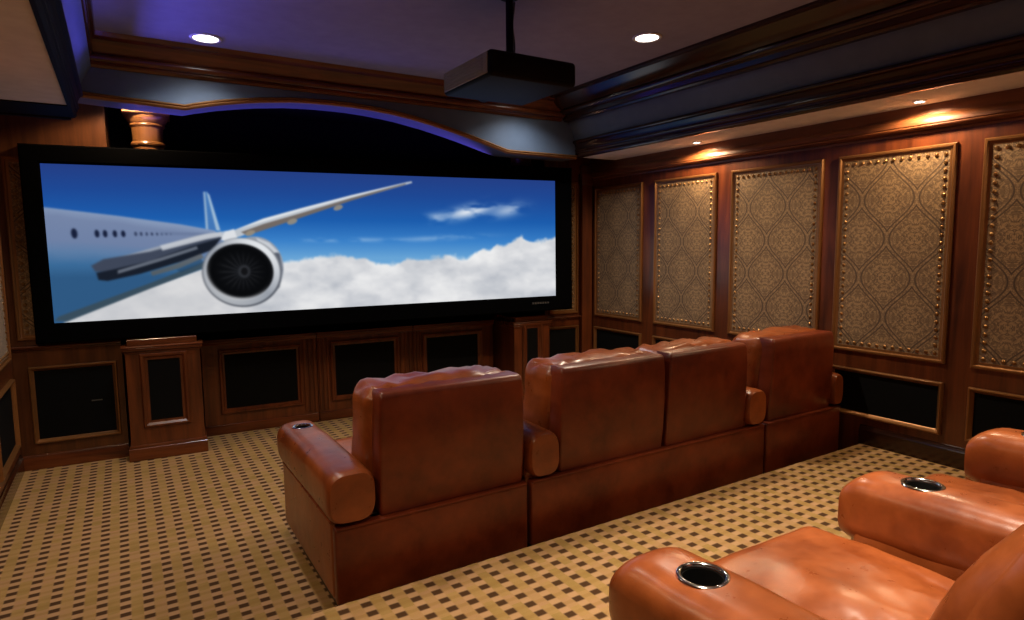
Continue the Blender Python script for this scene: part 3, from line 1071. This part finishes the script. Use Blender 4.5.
m.build('pole', M['proj'], pj, angle=40)
m = MB()
pts = [Vector((.347, .30, PH + .04 + k * .04)) + Vector((.006 * math.sin(k * .9), .004 * math.cos(k), 0)) for k in range(10)]
m.loops([[p + Vector((.006 * math.cos(q_), .006 * math.sin(q_), 0)) for q_ in [2 * PI * j / 8 for j in range(8)]] for p in pts])
m.build('cable', M['plate'], pj)

# ------------------------------------------------------------------ lights
def spot(name, loc, power, col, size=2.2, blend=.6, rad=.05, rot=(0, 0, 0)):
    l = bpy.data.lights.new(name, 'SPOT')
    l.energy = power
    l.color = col
    l.spot_size = size
    l.spot_blend = blend
    l.shadow_soft_size = rad
    o = bpy.data.objects.new(name, l)
    COL.objects.link(o)
    o.location = loc
    o.rotation_euler = rot
    return o


def area(name, loc, rot, sx, sy, power, col):
    l = bpy.data.lights.new(name, 'AREA')
    l.shape = 'RECTANGLE'
    l.size, l.size_y = sx, sy
    l.energy = power
    l.color = col
    o = bpy.data.objects.new(name, l)
    COL.objects.link(o)
    o.location = loc
    o.rotation_euler = rot
    return o


def downlight(label, x, y, z, r=.085, group=None):
    t = thing('recessed_downlight', label, 'ceiling light', (x, y, z), 0, group)
    MB().lathe([(r, -.001), (r + .022, -.001), (r + .026, -.006), (r + .018, -.012), (r + .002, -.010)], 36, (0, 0, 0), True).build('trim_ring', M['trimwhite'], t)
    MB().lathe([(.0, -.010), (r * .55, -.009), (r - .002, -.004), (r - .002, -.001), (.0, -.001)], 32).build('lamp', M['bulb'], t)
    return t


WARM = (1.0, .84, .64)
COOL = (.86, .92, 1.0)
cans = [(.645, 5.31, 58, COOL, 2.3), (3.62, 5.31, 58, COOL, 2.3), (3.486, 3.65, 185, WARM, 2.3), (.645, 3.65, 85, WARM, 2.3),
        (2.95, 1.15, 380, WARM, 1.25), (1.30, 1.15, 380, WARM, 1.25), (3.1, -.45, 25, WARM, 2.0), (.9, -.45, 25, WARM, 2.0)]
CL = ['round white downlight in the tray ceiling above the left part of the screen',
      'round downlight in the tray ceiling hidden behind the projector',
      'round white downlight in the tray ceiling right of the projector',
      'round downlight in the tray ceiling above the left front recliner',
      'round downlight in the tray ceiling above the rear row, right side',
      'round downlight in the tray ceiling above the rear row, left side',
      'round downlight in the tray ceiling behind the rear row, right side',
      'round downlight in the tray ceiling behind the rear row, left side']
for (x, y, p, c_, sz_), l in zip(cans, CL):
    downlight(l, x, y, CZ, .085, 'tray ceiling downlights')
    spot('can_lamp', (x, y, CZ - .03), p, c_, sz_, .8, .05)


def small_downlight(label, x, y, z, power, col, size=2.5):
    t = thing('soffit_downlight', label, 'ceiling light', (x, y, z), 0, 'soffit downlights')
    MB().lathe([(.032, 0), (.046, 0), (.046, -.004), (.040, -.010), (.032, -.010)], 32, (0, 0, 0), True).build('shroud', M['soffit'], t)
    MB().lathe([(.0, -.004), (.024, -.003), (.032, -.001), (.0, -.001)], 28).build('lamp', M['bulb'], t)
    spot('soffit_lamp', (x, y, z - .014), power, col, size, .35, .035)

for y, l in ((4.33, 'by the second wall panel from the screen'), (2.33, 'by the fully lit wall panel'), (.33, 'beside the rear recliners')):
    small_downlight('small warm downlight in the right soffit ' + l, 4.80, y, SOF, 60, (1.0, .72, .43), 2.8)
for y, l in ((4.1, 'nearest the screen'), (2.6, 'level with the front row'), (1.2, 'level with the rear row')):
    small_downlight('small warm downlight in the left soffit ' + l, -.55, y, SOF, 40, (1.0, .72, .43))
small_downlight('added warm lamp in the stage recess, brightening the left column', .12, 6.12, 3.16, 55, (1.0, .72, .43))  # unseen lamp added to brighten the header wood and column
# blue rope light behind the arch and along the left cove, plus an added strip
area('arch_blue', (1.9, 6.10, 2.80), (PI, 0, 0), 3.6, .20, 9, (.16, .12, 1.0))
cb_ = area('ceiling_blue_added', (-.06, 4.2, 3.08), (0, math.radians(-116), 0), .03, 2.6, 4.2, (.14, .12, 1.0))  # added light, aimed to tint the middle of the tray ceiling purple
cb_.data.spread = math.radians(56)
area('cove_blue_left', (-.03, 2.6, 3.06), (0, math.radians(150), 0), .03, 5.0, 5, (.13, .11, 1.0))

world = bpy.data.worlds.new('world')
scene.world = world
world.use_nodes = True
world.node_tree.nodes['Background'].inputs[0].default_value = (.5, .45, .5, 1)
world.node_tree.nodes['Background'].inputs[1].default_value = 0.02

# ------------------------------------------------------------------ camera
yaw, pitch, roll = .555, .103, -.010
f = Vector((math.sin(yaw) * math.cos(pitch), math.cos(yaw) * math.cos(pitch), -math.sin(pitch)))
r = Vector((math.cos(yaw), -math.sin(yaw), 0))
u = r.cross(f)
r2 = r * math.cos(roll) + u * math.sin(roll)
u2 = -r * math.sin(roll) + u * math.cos(roll)
cam = bpy.data.cameras.new('camera')
cam.sensor_width = 36
cam.lens = 630 / 1024 * 36
cam.clip_start = .02
co = bpy.data.objects.new('camera', cam)
COL.objects.link(co)
co.matrix_world = Matrix(((r2.x, u2.x, -f.x, 0), (r2.y, u2.y, -f.y, 0), (r2.z, u2.z, -f.z, 1.85), (0, 0, 0, 1)))
scene.camera = co

scene.view_settings.view_transform = 'Standard'
scene.view_settings.look = 'None'
scene.view_settings.exposure = 0.0
scene.view_settings.gamma = 1.0
scene.view_settings.use_curve_mapping = False
